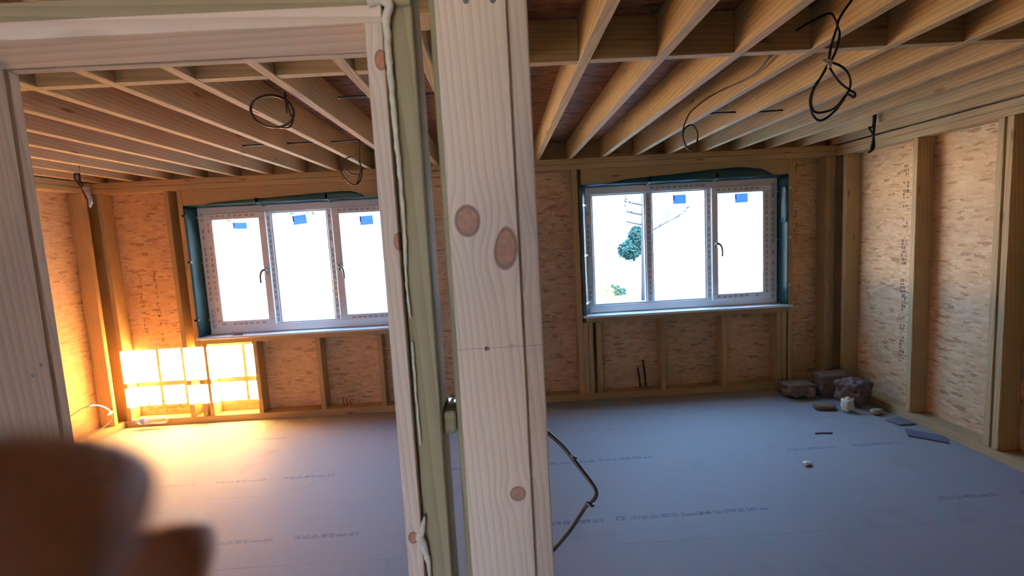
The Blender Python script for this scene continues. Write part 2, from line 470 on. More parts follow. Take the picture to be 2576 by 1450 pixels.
osb_b(XLO, -3.0205, 0, ZC); osb_b(-3.02, -.955, 0, Z_SILL-.001); osb_b(-3.02, -.955, Z_HEAD, ZC)
osb_b(-.9545, .2, 0, ZC); osb_b(.2005, .7945, 0, ZC)
osb_b(.795, 2.818, 0, Z_SILL-.001); osb_b(.795, 2.818, Z_HEAD, ZC); osb_b(2.8185, XRO, 0, ZC)
# outer skin that keeps daylight to the openings
SKIN = plain('outer_cladding', (.55, .52, .48), .8)
for (x0, x1, z0, z1) in ((XLO-.1, -3.02, -.1, 2.6), (-.955, .795, -.1, 2.6), (2.818, XRO+.1, -.1, 2.6), (-3.02, -.955, -.1, Z_SILL-.002), (.795, 2.818, -.1, Z_SILL-.002), (-3.02, -.955, Z_HEAD, 2.6), (.795, 2.818, Z_HEAD, 2.6)):
    box('cladding', SKIN, wb, x0, x1, YO+.013, YO+.11, z0, z1, 0)

def stencil(parent, axis, fixed, h, z0, z1, w=.035, seed=0, lean=0):
    """worn column of stencil marks running up a board"""
    r = random.Random(seed); bm = bmesh.new(); z = z0
    while z < z1:
        zz = r.uniform(.012, .03)
        for k in range(3):
            if r.random() < .62:
                a = h + (k-1)*w/3 + r.uniform(-.003, .003)
                wd = w/3*r.uniform(.35, .95)
                q = [(a-wd/2, z), (a+wd/2, z+r.uniform(-.004, .004)), (a+wd/2, z+zz), (a-wd/2, z+zz*r.uniform(.7, 1))]
                bm.faces.new([bm.verts.new((p[0]+lean*(p[1]-z0), fixed, p[1]) if axis == 'y' else (fixed, p[0], p[1])) for p in q])
        z += zz + (r.uniform(.004, .012) if r.random() < .85 else .05)
    return from_bm('stencil_mark', bm, STENCIL, parent)
stencil(wb, 'y', YO-.0004, -3.62, .9, 1.55, .03, 1); stencil(wb, 'y', YO-.0004, -3.47, .82, 1.62, .032, 2)
stencil(wb, 'y', YO-.0004, -3.63, .09, .33, .04, 3); stencil(wb, 'y', YO-.0004, -3.50, .09, .33, .045, 4); stencil(wb, 'y', YO-.0004, -3.36, .09, .33, .045, 5)
stencil(wb, 'y', YO-.0004, 2.97, 1.42, 2.25, .03, 6)

# right wall
wr = thing('wall_right', 'right side wall of studs and strand board', 'wall', (XRO, 1.2, 0), kind='structure')
box('sole_plate', MT['Y'], wr, XR, XRO, YF, YB-.001, 0, .066)
box('top_plate', MT['Y'], wr, XR, XRO, YF, YB-.001, TP0-.005, 2.340)
box('top_plate', MT['Y'], wr, XR+.004, XRO, YF, YB-.001, 2.342, 2.390)
for y in (4.77, 3.955, 3.275, 3.212, 2.55, 1.95, 1.35, .75, .15, -.45, -1.05, -1.65, -2.25):
    box('stud', MT['Z'], wr, XR+random.uniform(0, .003), XRO, y, y+.047, .067, TP0-.006, .003)
for y0, y1 in ((3.98, YO), (1.58, 3.9795), (-.62, 1.5795), (YF, -.6205)):
    box('osb_panel', OSB_S, wr, XRO+.0005, XRO+.012, y0, y1, 0, ZC, 0)
box('cladding', SKIN, wr, XRO+.013, XRO+.11, YF-.1, YO+.11, -.1, 2.6, 0)
stencil(wr, 'x', XRO-.0004, 4.23, .42, 2.1, .06, 8)
# left wall
wl = thing('wall_left', 'left side wall of studs and strand board', 'wall', (XLO, 1.2, 0), kind='structure')
box('sole_plate', MT['Y'], wl, XLO, XL, YF, YB-.001, 0, .066)
box('top_plate', MT['Y'], wl, XLO, XL, YF, YB-.001, TP0+.005, 2.346)
box('top_plate', MT['Y'], wl, XLO, XL-.003, YF, YB-.001, 2.348, 2.398)
for y in (4.785, 4.15, 3.55, 2.95, 2.35, 1.75, 1.15, .55, -.05, -.65, -1.25, -1.85, -2.45):
    box('stud', MT['Z'], wl, XLO, XL-random.uniform(0, .003), y, y+.045, .067, TP0+.004, .003)
for y0, y1 in ((3.86, YO), (1.46, 3.8595), (-.94, 1.4595), (YF, -.9405)):
    box('osb_panel', OSB_S, wl, XLO-.012, XLO-.0005, y0, y1, 0, ZC, 0)
box('cladding', SKIN, wl, XLO-.11, XLO-.013, YF-.1, YO+.11, -.1, 2.6, 0)

# wall behind the camera: the barred window whose sun falls on the back wall, and the hall window that lights the jamb
wf = thing('wall_rear', 'wall behind the partition with two openings', 'wall', (0, YF, 0), kind='structure')
SW = (-2.925, -1.575, 1.605, 2.235)          # sunny high window x0 x1 z0 z1
DW = (-.88, -.10, .45, 2.18)                 # tall window at the end of the hall
def rear(x0, x1, z0, z1):
    box('osb_panel', OSB_B, wf, x0, x1, YF-.012, YF-.0005, z0, z1, 0)
    box('cladding', SKIN, wf, x0, x1, YF-.10, YF-.013, z0, z1, 0)
ZT = ZC+JD+.022
for q in ((XLO, SW[0], 0, ZT), (SW[0], SW[1], 0, SW[2]), (SW[0], SW[1], SW[3], ZT), (SW[1], DW[0], 0, ZT), (DW[0], DW[1], 0, DW[2]), (DW[0], DW[1], DW[3], ZT), (DW[1], XRO, 0, ZT)): rear(*q)
def bar_window(name, r, vx, hz, label, wbar, YF=YF):
    t = thing(name, label, 'window', ((r[0]+r[1])/2, YF, r[2]), kind='structure')
    y0, y1 = YF-.06, YF-.015
    for nm, q in (('frame_rail', (r[0], r[1], r[2], r[2]+.03)), ('frame_rail', (r[0], r[1], r[3]-.03, r[3])), ('frame_stile', (r[0], r[0]+.03, r[2]+.03, r[3]-.03)), ('frame_stile', (r[1]-.03, r[1], r[2]+.03, r[3]-.03))):
        box(nm, UPVC, t, q[0], q[1], y0, y1, q[2], q[3])
    for x in vx: box('glazing_bar', UPVC, t, x-wbar/2, x+wbar/2, y0+.005, y1-.005, r[2]+.03, r[3]-.03)
    for z in hz: box('glazing_bar', UPVC, t, r[0]+.03, r[1]-.03, y0+.012, y1-.012, z-.028, z+.028)
    box('pane', GLASS, t, r[0]+.02, r[1]-.02, YF-.037, YF-.033, r[2]+.02, r[3]-.02, 0)
    return t
bar_window('window_3', SW, (-2.62, -2.37, -2.07, -1.755), (1.852,), 'high barred window in the wall behind the partition', .036)
bar_window('window_4', DW, (-.49,), (), 'tall two-light window at the end of the hall', .05)

# ------------------------------------------------------------------ the two windows of the back wall
YW = 5.05
def film_marks(parent, runs, seed):
    r = random.Random(seed); bm = bmesh.new()
    for (x0, z0, x1, z1, y) in runs:
        L = math.hypot(x1-x0, z1-z0); n = int(L/.056); dx, dz = (x1-x0)/L, (z1-z0)/L
        for i in range(n):
            if r.random() < .12: continue
            s = i*.056 + r.uniform(0, .006); ln = .038*r.uniform(.75, 1.1); hw = .0095
            c = [(s, -hw), (s+ln, -hw), (s+ln, hw), (s, hw)]
            bm.faces.new([bm.verts.new((x0+dx*a-dz*b, y, z0+dz*a+dx*b)) for a, b in c])
    return from_bm('film_print', bm, FILM, parent)
def handle(parent, x, z, side):
    h = box('handle', HANDLE, parent, x-.012, x+.012, YW-.044, YW-.031, z-.035, z+.035, .004)
    bm = bmesh.new()
    bm_tube(bm, smooth_path([(x, YW-.040, z+.012), (x, YW-.066, z+.016), (x+side*.018, YW-.074, z+.012), (x+side*.040, YW-.076, z-.012), (x+side*.050, YW-.076, z-.055), (x+side*.050, YW-.076, z-.115)], 6), lambda t: .014-.004*t, 8)
    from_bm('lever', bm, HANDLE, h, True)
def sash(parent, gx0, gx1, gz0, gz1, x0, x1, z0, z1):
    s = thing('sash', None, None, ((x0+x1)/2, YW, z0)); s.parent = parent
    s.matrix_parent_inverse = Matrix.Translation(-Vector(parent['_loc'])); s['_loc'] = list(Vector(s['_loc'])-Vector(parent['_loc']))
    y0, y1 = YW-.028, YW+.03
    box('sash_rail', UPVC, s, x0, x1, y0, y1, z0, gz0, .005); box('sash_rail', UPVC, s, x0, x1, y0, y1, gz1, z1, .005)
    box('sash_stile', UPVC, s, x0, gx0, y0+.0003, y1, gz0-.001, gz1+.001, .005); box('sash_stile', UPVC, s, gx1, x1, y0+.0003, y1, gz0-.001, gz1+.001, .005)
    box('pane', GLASS, s, gx0-.01, gx1+.01, YW+.012, YW+.030, gz0-.01, gz1+.01, 0)
    return s
def sticker(parent, cx, cz, w, h, tilt=0.0):
    bm = bmesh.new(); bm_box(bm, -w/2, w/2, YW+.010, YW+.0112, -h/2, h/2)
    bmesh.ops.rotate(bm, verts=bm.verts, cent=(0, 0, 0), matrix=Matrix.Rotation(tilt, 3, 'Y')); bmesh.ops.translate(bm, verts=bm.verts, vec=(cx, 0, cz))
    s = from_bm('sticker', bm, STICK_B, parent)
    bm = bmesh.new(); bm_box(bm, -w/2, -w/2+.013, YW+.0088, YW+.0098, -h*.1, h/2)
    bmesh.ops.rotate(bm, verts=bm.verts, cent=(0, 0, 0), matrix=Matrix.Rotation(tilt, 3, 'Y')); bmesh.ops.translate(bm, verts=bm.verts, vec=(cx, 0, cz))
    from_bm('red_corner', bm, STICK_R, s)
def window(name, label, X0, X1, fixed, sashes, mull, zb=.866, zt=2.128):
    t = thing(name, label, 'window', ((X0+X1)/2, YW, Z_SILL), kind='structure')
    y0, y1 = YW, YW+.07
    gl = fixed[0]
    box('frame_rail', UPVC, t, X0, X1, y0, y1, zb, .944, .006); box('frame_rail', UPVC, t, X0, X1, y0, y1, 2.050, zt, .006)
    for a, b in mull: box('mullion', UPVC, t, a, b, y0+.0004, y1, .943, 2.051, .006)
    for a, b in fixed: box('pane', GLASS, t, a-.01, b+.01, YW+.034, YW+.052, .935, 2.06, 0)
    for a, b in fixed:      # glazing beads round the fixed lights
        for q in ((a, b, .944, .956), (a, b, 2.038, 2.050)): box('glazing_bead', UPVC, t, q[0], q[1], YW+.008, YW+.034, q[2], q[3], .003)
        for q in ((a, a+.012), (b-.012, b)): box('glazing_bead', UPVC, t, q[0], q[1], YW+.008, YW+.034, .956, 2.038, .003)
    return t
w1 = window('window_1', 'white three-light window with two opening sashes', -2.975, -1.005, [(-2.262, -1.717)], 0, [(-2.975, -2.885), (-2.312, -2.262), (-1.717, -1.655), (-1.075, -1.005)])
s1 = sash(w1, -2.822, -2.373, .999, 1.999, -2.892, -2.303, .934, 2.062)
s3 = sash(w1, -1.583, -1.135, .999, 1.999, -1.660, -1.066, .934, 2.062)
handle(s1, -2.338, 1.475, -1); handle(s3, -1.622, 1.475, 1)
sticker(w1, -2.575, 1.935, .135, .062, .05); sticker(w1, -1.985, 1.963, .135, .09, -.09); sticker(w1, -1.33, 1.923, .13, .09, -.03)
film_marks(w1, [(-2.935, .92, -2.935, 2.1, YW-.0006), (-2.862, .98, -2.862, 2.03, YW-.0290), (-2.84, 2.035, -2.36, 2.035, YW-.0290), (-2.84, .965, -2.36, .965, YW-.0290), (-2.288, .96, -2.288, 2.04, YW-.0006), (-1.687, .96, -1.687, 2.04, YW-.0006), (-1.6, .965, -1.12, .965, YW-.0290), (-1.6, 2.035, -1.12, 2.035, YW-.0290)], 11)
w2 = window('window_2', 'white three-light window with one opening sash', .843, 2.779, [(.911, 1.444), (1.512, 2.056)], 0, [(.843, .911), (1.444, 1.512), (2.056, 2.112), (2.692, 2.779)])
s2 = sash(w2, 2.167, 2.615, .993, 1.997, 2.102, 2.700, .930, 2.062)
handle(s2, 2.135, 1.49, 1)
sticker(w2, 1.795, 1.965, .13, .09, .0); sticker(w2, 2.42, 1.945, .13, .092, -.02)
film_marks(w2, [(2.085, .96, 2.085, 2.04, YW-.0006), (2.735, .92, 2.735, 2.1, YW-.0006), (2.655, .98, 2.655, 2.02, YW-.0290), (2.15, .963, 2.64, .963, YW-.0290), (2.15, 2.033, 2.64, 2.033, YW-.0290), (1.478, .96, 1.478, 2.04, YW-.0006), (1.5, 2.09, 2.1, 2.09, YW-.0006), (.868, 1.0, .868, 1.9, YW-.0006)], 12)
box('window_sill', SILL, w1, -3.043, -.935, YB-.018, YW+.004, .840, .8615, .003)
box('window_sill', SILL, w2, .763, 2.859, YB-.018, YW+.004, .838, .8605, .003)

for wt, w in ((w1, WIN[1]), (w2, WIN[2])):
    for q in ((w['ox0'], w['x0']-.0005, Z_SILL, Z_HEAD), (w['x1']+.0005, w['ox1'], Z_SILL, Z_HEAD), (w['x0'], w['x1'], 2.129, Z_HEAD), (w['x0'], w['x1'], Z_SILL, .865)):
        box('packer', UPVC, wt, q[0], q[1], YO+.002, YO+.06, q[2], q[3], 0)
# teal damp-proof membrane folded round both openings, and the frame straps
def membrane(wt, w, left_bulge, right_bulge, seed):
    xa, xb = w['ox0'], w['ox1']; fa, fb = w['x0'], w['x1']
    def side(xo, xf, sgn, amp):
        def fn(u, v):
            z = .868 + v*(2.14-.868)
            bul = amp*math.sin(math.pi*u)*(.5+.8*nz(v*4+seed, 0))
            return Vector((xo+(xf-xo)*u + sgn*(bul+.002), YB-.004+(YW+.006-YB)*u, z))
        return fn
    sheet('membrane', TEAL, wt, side(xa, fa, 1, left_bulge), 6, 24)
    sheet('membrane', TEAL, wt, side(xb, fb, -1, right_bulge), 6, 24)
    def top(u, v):
        x = xa+.004+(xb-xa-.008)*u
        z = 2.143-.012*v
        return Vector((x, YB-.003+(YW+.004-YB)*v, z-.004*math.sin(u*40)*math.sin(math.pi*v)))
    sheet('membrane', TEAL, wt, top, 30, 3)
def flap(wt, x0, x1, prof):
    def fn(u, v):
        x = x0+(x1-x0)*u
        top = prof(u)
        return Vector((x, YB-.0015-.004*math.sin(math.pi*v)*(1+.6*nz(u*9, 3)), 2.137+(top-2.137)*v))
    sheet('membrane_flap', TEAL, wt, fn, 40, 4, .0015)
membrane(w1, WIN[1], .004, .004, 1.0); membrane(w2, WIN[2], .010, .006, 5.0)
def pl(pts):
    def f(u):
        for (a, za), (b, zb) in zip(pts[:-1], pts[1:]):
            if u <= b: return za+(zb-za)*(u-a)/max(b-a, 1e-6)
        return pts[-1][1]
    return f
flap(w1, -2.84, -1.30, pl([(0, 2.142), (.08, 2.160), (.5, 2.185), (.85, 2.205), (.93, 2.20), (1, 2.155)]))
flap(w2, 1.03, 2.66, pl([(0, 2.140), (.12, 2.175), (.4, 2.20), (.65, 2.225), (.8, 2.235), (.93, 2.21), (1, 2.15)]))
def strap(wt, pts, wd=.012):
    bm = bmesh.new(); pts = [Vector(p) for p in pts]; horiz = abs(pts[0].x-pts[-1].x) > .03
    d = Vector((0, 0, wd)) if horiz else Vector((wd, 0, 0))
    a = [bm.verts.new(p-d) for p in pts]; b = [bm.verts.new(p+d) for p in pts]
    for i in range(len(pts)-1): bm.faces.new((a[i], a[i+1], b[i+1], b[i]))
    bmesh.ops.solidify(bm, geom=bm.faces[:], thickness=.0015)
    from_bm('strap', bm, STEEL, wt)
for z in (2.045, 1.60, 1.03): strap(w1, [(-2.965, YW-.001, z-.012), (-2.985, YW-.02, z-.010), (-3.002, YW-.07, z), (-3.010, YB-.006, z+.004), (-3.04, YB-.006, z+.006)], .010)
for z in (2.0, 1.52, 1.05): strap(w2, [(2.772, YW-.002, z-.012), (2.79, YW-.03, z-.010), (2.806, YW-.08, z), (2.816, YB-.008, z+.010), (2.845, YB-.006, z+.012)], .009)
for z in (1.95, 1.46, .985): strap(w2, [(.862, YW-.002, z), (.845, YW-.03, z), (.822, YB+.03, z), (.80, YB-.008, z), (.78, YB-.006, z)], .009)
for x in (-2.32, -1.655): strap(w1, [(x, YW-.002, 2.112), (x, YB+.03, 2.130), (x, YB-.010, 2.138), (x, YB-.010, 2.185)], .010)
for x in (1.46, 2.115): strap(w2, [(x, YW-.002, 2.112), (x, YB+.03, 2.130), (x, YB-.010, 2.138), (x, YB-.010, 2.190)], .010)
def curl(u, v):
    a = u*math.pi*.9
    return Vector((2.775+.035*u*math.sin(math.pi*min(1, v*1.05))**.35 , YB+.07-.065*math.sin(a*.5), 1.68+.36*v))
sheet('membrane_flap', TEAL, w2, curl, 8, 14, .001)

# ------------------------------------------------------------------ partition framing beside the camera
PN = (.74, .64, .52); PDK = (.54, .41, .29)
YA0, YA1 = .733, .865           # door lining depth (left doorway)
ZA = H + .300                   # underside of its head
XA0, XA1 = -.768, -.173         # clear opening
kA = at(957, 152, YA0); kA2 = at(1040, 1352, YA0); kA3 = at(975, 610, YA0)
LIN_A = wood('door_lining_pine_upright', PN, PDK, 'Z', knots=[(kA.x+.001, kA.z, .008, .013), (kA2.x, kA2.z, .007, .009), (kA3.x+.016, kA3.z, .006, .012)], spot=0, ring=60, knot_col=(.26, .10, .055))
LIN_P = wood('door_lining_pine_plain', PN, PDK, 'Z', spot=.5, ring=52, knot_col=(.26, .12, .07))
LIN_H = wood('door_lining_pine_head', PN, PDK, 'X', spot=.25, ring=20)
d1 = thing('door_1', 'pale pine door lining around an open doorway', 'door frame', ((XA0+XA1)/2, (YA0+YA1)/2, 0), kind='structure')
YG0, YG1 = .840, .848
T = .024
box('lining_head', LIN_H, d1, XA0-T, XA1+T+.0005, YA0, YG0, ZA, ZA+T, .001)
box('head_groove', LIN_H, d1, XA0-T, XA1+T, YG0, YG1, ZA+.017, ZA+T, 0)
box('head_stop', LIN_H, d1, XA0-T, XA1+T+.0005, YG1, YA1, ZA, ZA+T, .001)
box('lining_jamb', LIN_P, d1, XA0-T, XA0, YA0, YG0, .001, ZA-.0003, .001)
box('jamb_groove', LIN_P, d1, XA0-T, XA0-.017, YG0, YG1, .001, ZA-.0003, 0)
box('jamb_stop', LIN_P, d1, XA0-T, XA0, YG1, YA1, .001, ZA-.0003, .001)
box('lining_jamb', LIN_A, d1, XA1, XA1+T, YA0-.0015, YG0, .001, ZA-.0003, .001)
box('jamb_groove', LIN_P, d1, XA1+.017, XA1+T, YG0, YG1, .001, ZA-.0003, 0)
box('jamb_stop', LIN_A, d1, XA1, XA1+T, YG1, YA1, .001, ZA-.0003, .001)
for px, py in ((40, 917), (95, 902), (85, 1065), (100, 1065)):
    p = at(px, py, .80); p = Vector((XA0, .0, 0))
for y, z in ((.808, H-.185), (.826, H-.172)):
    cyl('nail_head', SCREWM, d1, (XA0-.004, y, z), (XA0+.0006, y, z), .0028)

wp = thing('wall_front', 'open stud partition corner between the doorways', 'wall', (-.12, .79, 0), kind='structure')
YS0, YS1 = .745, .834
box('header', GREEN['X'], wp, -.86, -.1090, YS0, YS1, ZA+T+.002, ZA+T+.031, .002)
box('stud', GREEN['Z'], wp, -.1465, -.1084, YS0, YS1, .04, ZA+T+.0015, .002)
box('stud', GREEN['Z'], wp, -.1465, -.1084, YS0+.0015, YS1, ZA+T+.0315, 2.35, .002)
box('stud', GREEN['Z'], wp, -.835, -.794, YS0, YS1, .04, 2.35, .002)
box('top_plate', GREEN['X'], wp, -.86, .04, YS0, YS1, 2.3505, 2.397, .002)
box('sole_plate', GREEN['X'], wp, -.1465, .04, YS0+.04, YS1+.02, .0, .0395, .002)
box('sole_plate', GREEN['X'], wp, -.86, -.794, YS0, YS1, .0, .0395, .002)
box('stud', GREEN['Z'], wp, -.0885, .0020, .7818, .8195, .04, 2.35, .002)
nb = box('noggin', GREEN['X'], wp, -.1080, -.0888, .768, .8560, H-.309, H-.272, .003)
def nailplate(u, v): return Vector((-.104+.012*u, .80+.03*v, H-.2712+.002*math.sin(u*3)))
sheet('nail_plate', STEEL, wp, nailplate, 3, 3, .0012)
# printed ticks along the side of the near stud
r = random.Random(5); bm = bmesh.new(); z = .4
while z < 1.62:
    y = .800+.004*math.sin(z*9)
    bm.faces.new([bm.verts.new((-.1081, y+a, z+b)) for a, b in ((0, 0), (.003, .002), (.0035, .009), (.0005, .007))]); z += r.uniform(.014, .022)
from_bm('stencil_mark', bm, STENCIL, wp)
# expanding foam squeezed out between lining and stud
def foam_path(pts, rf, name):
    path = smooth_path(pts, 14)
    path = [p+Vector((.0012*nz(p.z*60, 1), .0008*nz(p.z*50, 4), 0)) for p in path]
    bm = bmesh.new(); bm_tube(bm, path, rf, 10)
    for v in bm.verts: v.co += Vector((.0009*nz(v.co.x*300, v.co.y*300, v.co.z*170), .0009*nz(v.co.z*200, 7, v.co.x*300), 0))
    return from_bm(name, bm, FOAM, wp, True)
YFm = YA0+.001
foam_path([at(927, 6, YFm-.002), at(955, -2, YFm-.003), at(978, 12, YFm-.003), at(972, 45, YFm-.002), at(975, 110, YFm), at(985, 220, YFm), at(995, 330, YFm), at(1006, 440, YFm+.002), at(1016, 560, YFm+.003), at(1022, 700, YFm+.004), at(1032, 800, YFm+.004)], lambda t: .0066*(1-t)**1.25+.0017+.0012*nz(t*40, 2), 'foam_bead')
foam_path([at(1036, 860, YFm+.005), at(1042, 930, YFm+.005), at(1048, 1010, YFm+.005), at(1058, 1120, YFm+.006)], lambda t: .0016+.0008*nz(t*20, 2), 'foam_bead')
foam_path([at(1068, 1300, YFm+.002), at(1062, 1335, YFm-.002), at(1056, 1350, YFm-.002), at(1068, 1380, YFm+.001), at(1078, 1420, YFm+.002), at(1084, 1480, YFm+.002)], lambda t: .0022+.0055*math.sin(math.pi*min(1, t*1.1))*.7+.001*nz(t*17, 2), 'foam_bead')

YJ = .757
d2 = thing('door_2', 'pale pine door jamb with knots and screws', 'door frame', (-.01, YJ, 0), kind='structure')
ks = [(at(1176, 556, YJ), .0175, .022), (at(1268, 625, YJ), .018, .030), (at(1303, 1243, YJ), .0115, .0115)]
LIN_B = wood('door_jamb_pine_knots', PN, PDK, 'Z', pw=2.4, knots=[(k.x, k.z, a, b) for k, a, b in ks], spot=0, ring=55, knot_col=(.22, .12, .08))
ZB2 = H+.42
lj = box('lining_jamb', LIN_B, d2, -.0774, .0243, YJ, YJ+T, .001, ZB2, .0012)
cut = cyl('bore', LIN_B, None, (-.0321, YJ-.01, H-.1727), (-.0321, YJ+.019, H-.1727), .0036)
bo = lj.modifiers.new('bore', 'BOOLEAN'); bo.object = cut; bo.operation = 'DIFFERENCE'; bo.solver = 'EXACT'
bored = bpy.data.meshes.new_from_object(lj.evaluated_get(bpy.context.evaluated_depsgraph_get()))
lj.modifiers.clear(); lj.data = bored; bpy.data.objects.remove(cut)
box('jamb_groove', LIN_B, d2, .0243, .0283, YJ+.018, YJ+T, .001, ZB2, 0)
box('jamb_stop', LIN_B, d2, .0283, .0547, YJ, YJ+T, .001, ZB2, .002)
box('lining_head', LIN_H, d2, -.0774, .0547, -.17, YJ+T, ZB2+.0005, ZB2+T, .0012)
box('lining_jamb', LIN_P, d2, -.0774, .0547, -.17-T, -.1705, .001, ZB2+T, .0012)
box('pencil_mark', PENCIL, d2, -.0770, .0240, YJ-.0003, YJ, H-.1719, H-.1713, 0)
box('pencil_mark', PENCIL, d2, .0290, .0545, YJ-.0003, YJ, H-.1719, H-.1713, 0)
wc = thing('wall_centre', 'strand-boarded partition running back from the right doorway', 'wall', (-.01, -1.4, 0), kind='structure')
box('osb_panel', OSB_S, wc, -.0765, -.0660, YF+.001, -.1955, 0, 2.397, 0); box('osb_panel', OSB_S, wc, .0430, .0540, YF+.001, -.1955, 0, 2.397, 0)
box('osb_panel', OSB_S, wc, -.0765, -.0660, -.1950, .7440, ZB2+T+.001, 2.349, 0); box('osb_panel', OSB_S, wc, .0430, .0540, -.1950, .7440, ZB2+T+.001, 2.349, 0)
for y in (-.24, -.84, -1.44, -2.04, -2.55): box('stud', MT['Z'], wc, -.0655, .0425, y-.019, y+.019, .04, 2.349, .002)
box('sole_plate', MT['Y'], wc, -.0655, .0425, YF+.001, -.1955, 0, .0395); box('top_plate', MT['Y'], wc, -.0655, .0425, YF+.001, .744, 2.3505, 2.397)
def screw(x, z, mat):
    s = cyl('screw', mat, d2, (x, YJ-.0012, z), (x, YJ+.004, z), .0042, .0036, 16)
    bm = bmesh.new()
    bm_box(bm, x-.0026, x+.0026, YJ-.0016, YJ-.0011, z-.0006, z+.0006); bm_box(bm, x-.0006, x+.0006, YJ-.0016, YJ-.0011, z-.0026, z+.0026)
    from_bm('cross_slot', bm, SCREWM, s)
screw(.0064, H-.1706, plain('bright_screw_zinc', (.30, .31, .33), .5, .3)); screw(-.0322, H+.333, SCREWM); screw(.0062, H+.3325, SCREWM)
box('hole_splinter', LIN_P, d2, -.0330, -.0308, YJ-.0012, YJ, H-.1760, H-.1725, .0003)

# ================================================================== THINGS
def cable(name, label, group, runs, rad=.0035, mat=BLACK, extra=None, k=8):
    p0 = Vector(runs[0][0])
    t = thing(name, label, 'cable', p0, group)
    for pts in runs: tube('cable_run', mat, t, pts, rad, 8, k)
    return t
# coil of cable hung under the left joists
cc = at(685, 280, 2.55)
def coil_pts(c, rx, rz, turns, ph=0, jit=.01, tilt=.25, n=14, sd=0):
    out = []
    for i in range(int(turns*n)+1):
        a = ph+2*math.pi*i/n
        j = 1+jit*6*nz(i*.21, sd)
        out.append(c+Vector((rx*j*math.cos(a), tilt*rx*math.sin(a)*.4+.012*nz(i*.3, sd+4), rz*j*math.sin(a)-.012*math.cos(a))))
    return out
co = coil_pts(cc, .103, .078, 4, .2, .012, sd=1)
hang = [at(717, 232, 2.55), at(718, 255, 2.55), at(722, 285, 2.55)]
cable('cable_coil', 'black cable coil hung under the pale-lit joists', 'hanging ceiling cables', [co, hang, [at(716, 240, 2.54), at(730, 285, 2.54), at(738, 300, 2.54), at(728, 320, 2.53), at(705, 322, 2.55)]], .0042)
cable('cable_loop', 'thin black cable loop hung before the window with two opening sashes', 'hanging ceiling cables',
      [[at(903, 350, 3.7), at(905, 400, 3.7), at(907, 430, 3.7), at(902, 450, 3.68), at(898, 462, 3.68)],
       [at(905, 440, 3.7), at(880, 436, 3.7), at(864, 415, 3.7), at(872, 398, 3.69), at(892, 396, 3.69), at(906, 412, 3.7), at(910, 440, 3.7), at(900, 462, 3.71), at(880, 462, 3.71), at(861, 440, 3.7), at(858, 425, 3.7)]], .0045)
ctail = cable('cable_tail', 'black cable tail wrapped in clear plastic in the sunny corner', 'hanging ceiling cables',
      [[at(192, 392, 4.3), at(197, 420, 4.3), at(200, 450, 4.3), at(208, 478, 4.3), at(222, 505, 4.3)], [at(196, 425, 4.3), at(188, 445, 4.28), at(200, 465, 4.3), at(214, 480, 4.3), at(228, 500, 4.3)], [at(205, 462, 4.3), at(220, 480, 4.29), at(226, 496, 4.3), at(232, 512, 4.3)]], .009)
tube('plastic_wrap', PLASTIC, ctail, [at(214, 470, 4.27), at(222, 490, 4.27), at(228, 508, 4.27), at(226, 522, 4.27)], lambda t: .022*(1-.6*t)+.006*nz(t*9, 1), 10)
cable('cable_loop', 'large black cable loop knotted with pale tape below the dark joists', 'hanging ceiling cables',
      [[at(2143, 0, 1.800), at(2125, 25, 1.800), at(2110, 50, 1.800), at(2105, 70, 1.800), at(2097, 95, 1.800), at(2090, 120, 1.800), at(2085, 150, 1.800)],
       [at(2000, 78, 1.850), at(2040, 55, 1.830), at(2085, 34, 1.800), at(2100, 48, 1.800), at(2108, 70, 1.800), at(2112, 85, 1.800), at(2108, 110, 1.800), at(2098, 140, 1.800), at(2084, 165, 1.800)],
       [at(2084, 160, 1.800), at(2068, 190, 1.800), at(2048, 220, 1.800), at(2038, 250, 1.800), at(2042, 285, 1.800), at(2060, 303, 1.800), at(2085, 293, 1.800), at(2112, 265, 1.800), at(2135, 228, 1.800), at(2139, 205, 1.800), at(2130, 180, 1.800), at(2112, 165, 1.800), at(2092, 157, 1.800)],
       [at(2080, 166, 1.810), at(2062, 200, 1.810), at(2045, 230, 1.810), at(2040, 262, 1.810), at(2050, 282, 1.800), at(2078, 281, 1.790), at(2105, 268, 1.790), at(2130, 238, 1.800), at(2147, 245, 1.800), at(2150, 235, 1.800), at(2136, 226, 1.800), at(2115, 210, 1.800), at(2098, 190, 1.800), at(2086, 168, 1.800)]], .0042)
tag(tube('tape_knot', FOAM, None, [at(2070, 152, 1.790), at(2080, 158, 1.785), at(2090, 156, 1.790), at(2086, 168, 1.785)], .006, 8), 'pale tape knot tied round the large cable loop', 'tape')
cable('cable_loop', 'thin dark grey cable looping below the joists before the single-sash window', 'hanging ceiling cables',
      [[at(1940, 140, 2.38), at(1905, 180, 2.52), at(1865, 205, 2.65), at(1820, 225, 2.75), at(1780, 247, 2.8), at(1742, 277, 2.85), at(1727, 300, 2.85), at(1718, 330, 2.85), at(1722, 360, 2.85), at(1738, 378, 2.85), at(1752, 360, 2.86), at(1755, 335, 2.86), at(1742, 315, 2.86), at(1724, 322, 2.87), at(1716, 345, 2.87), at(1726, 372, 2.87), at(1740, 376, 2.87)]], .0045, DARKC)
cable('cable_tail', 'dark cable tail hung in the shaded corner', 'hanging ceiling cables',
      [[at(2208, 255, 3.9), at(2203, 290, 3.9), at(2199, 325, 3.9), at(2196, 355, 3.9), at(2190, 378, 3.9)], [at(2192, 262, 3.9), at(2198, 285, 3.89), at(2196, 318, 3.9), at(2186, 322, 3.9), at(2196, 340, 3.9), at(2198, 372, 3.9), at(2185, 385, 3.88)]], .008)
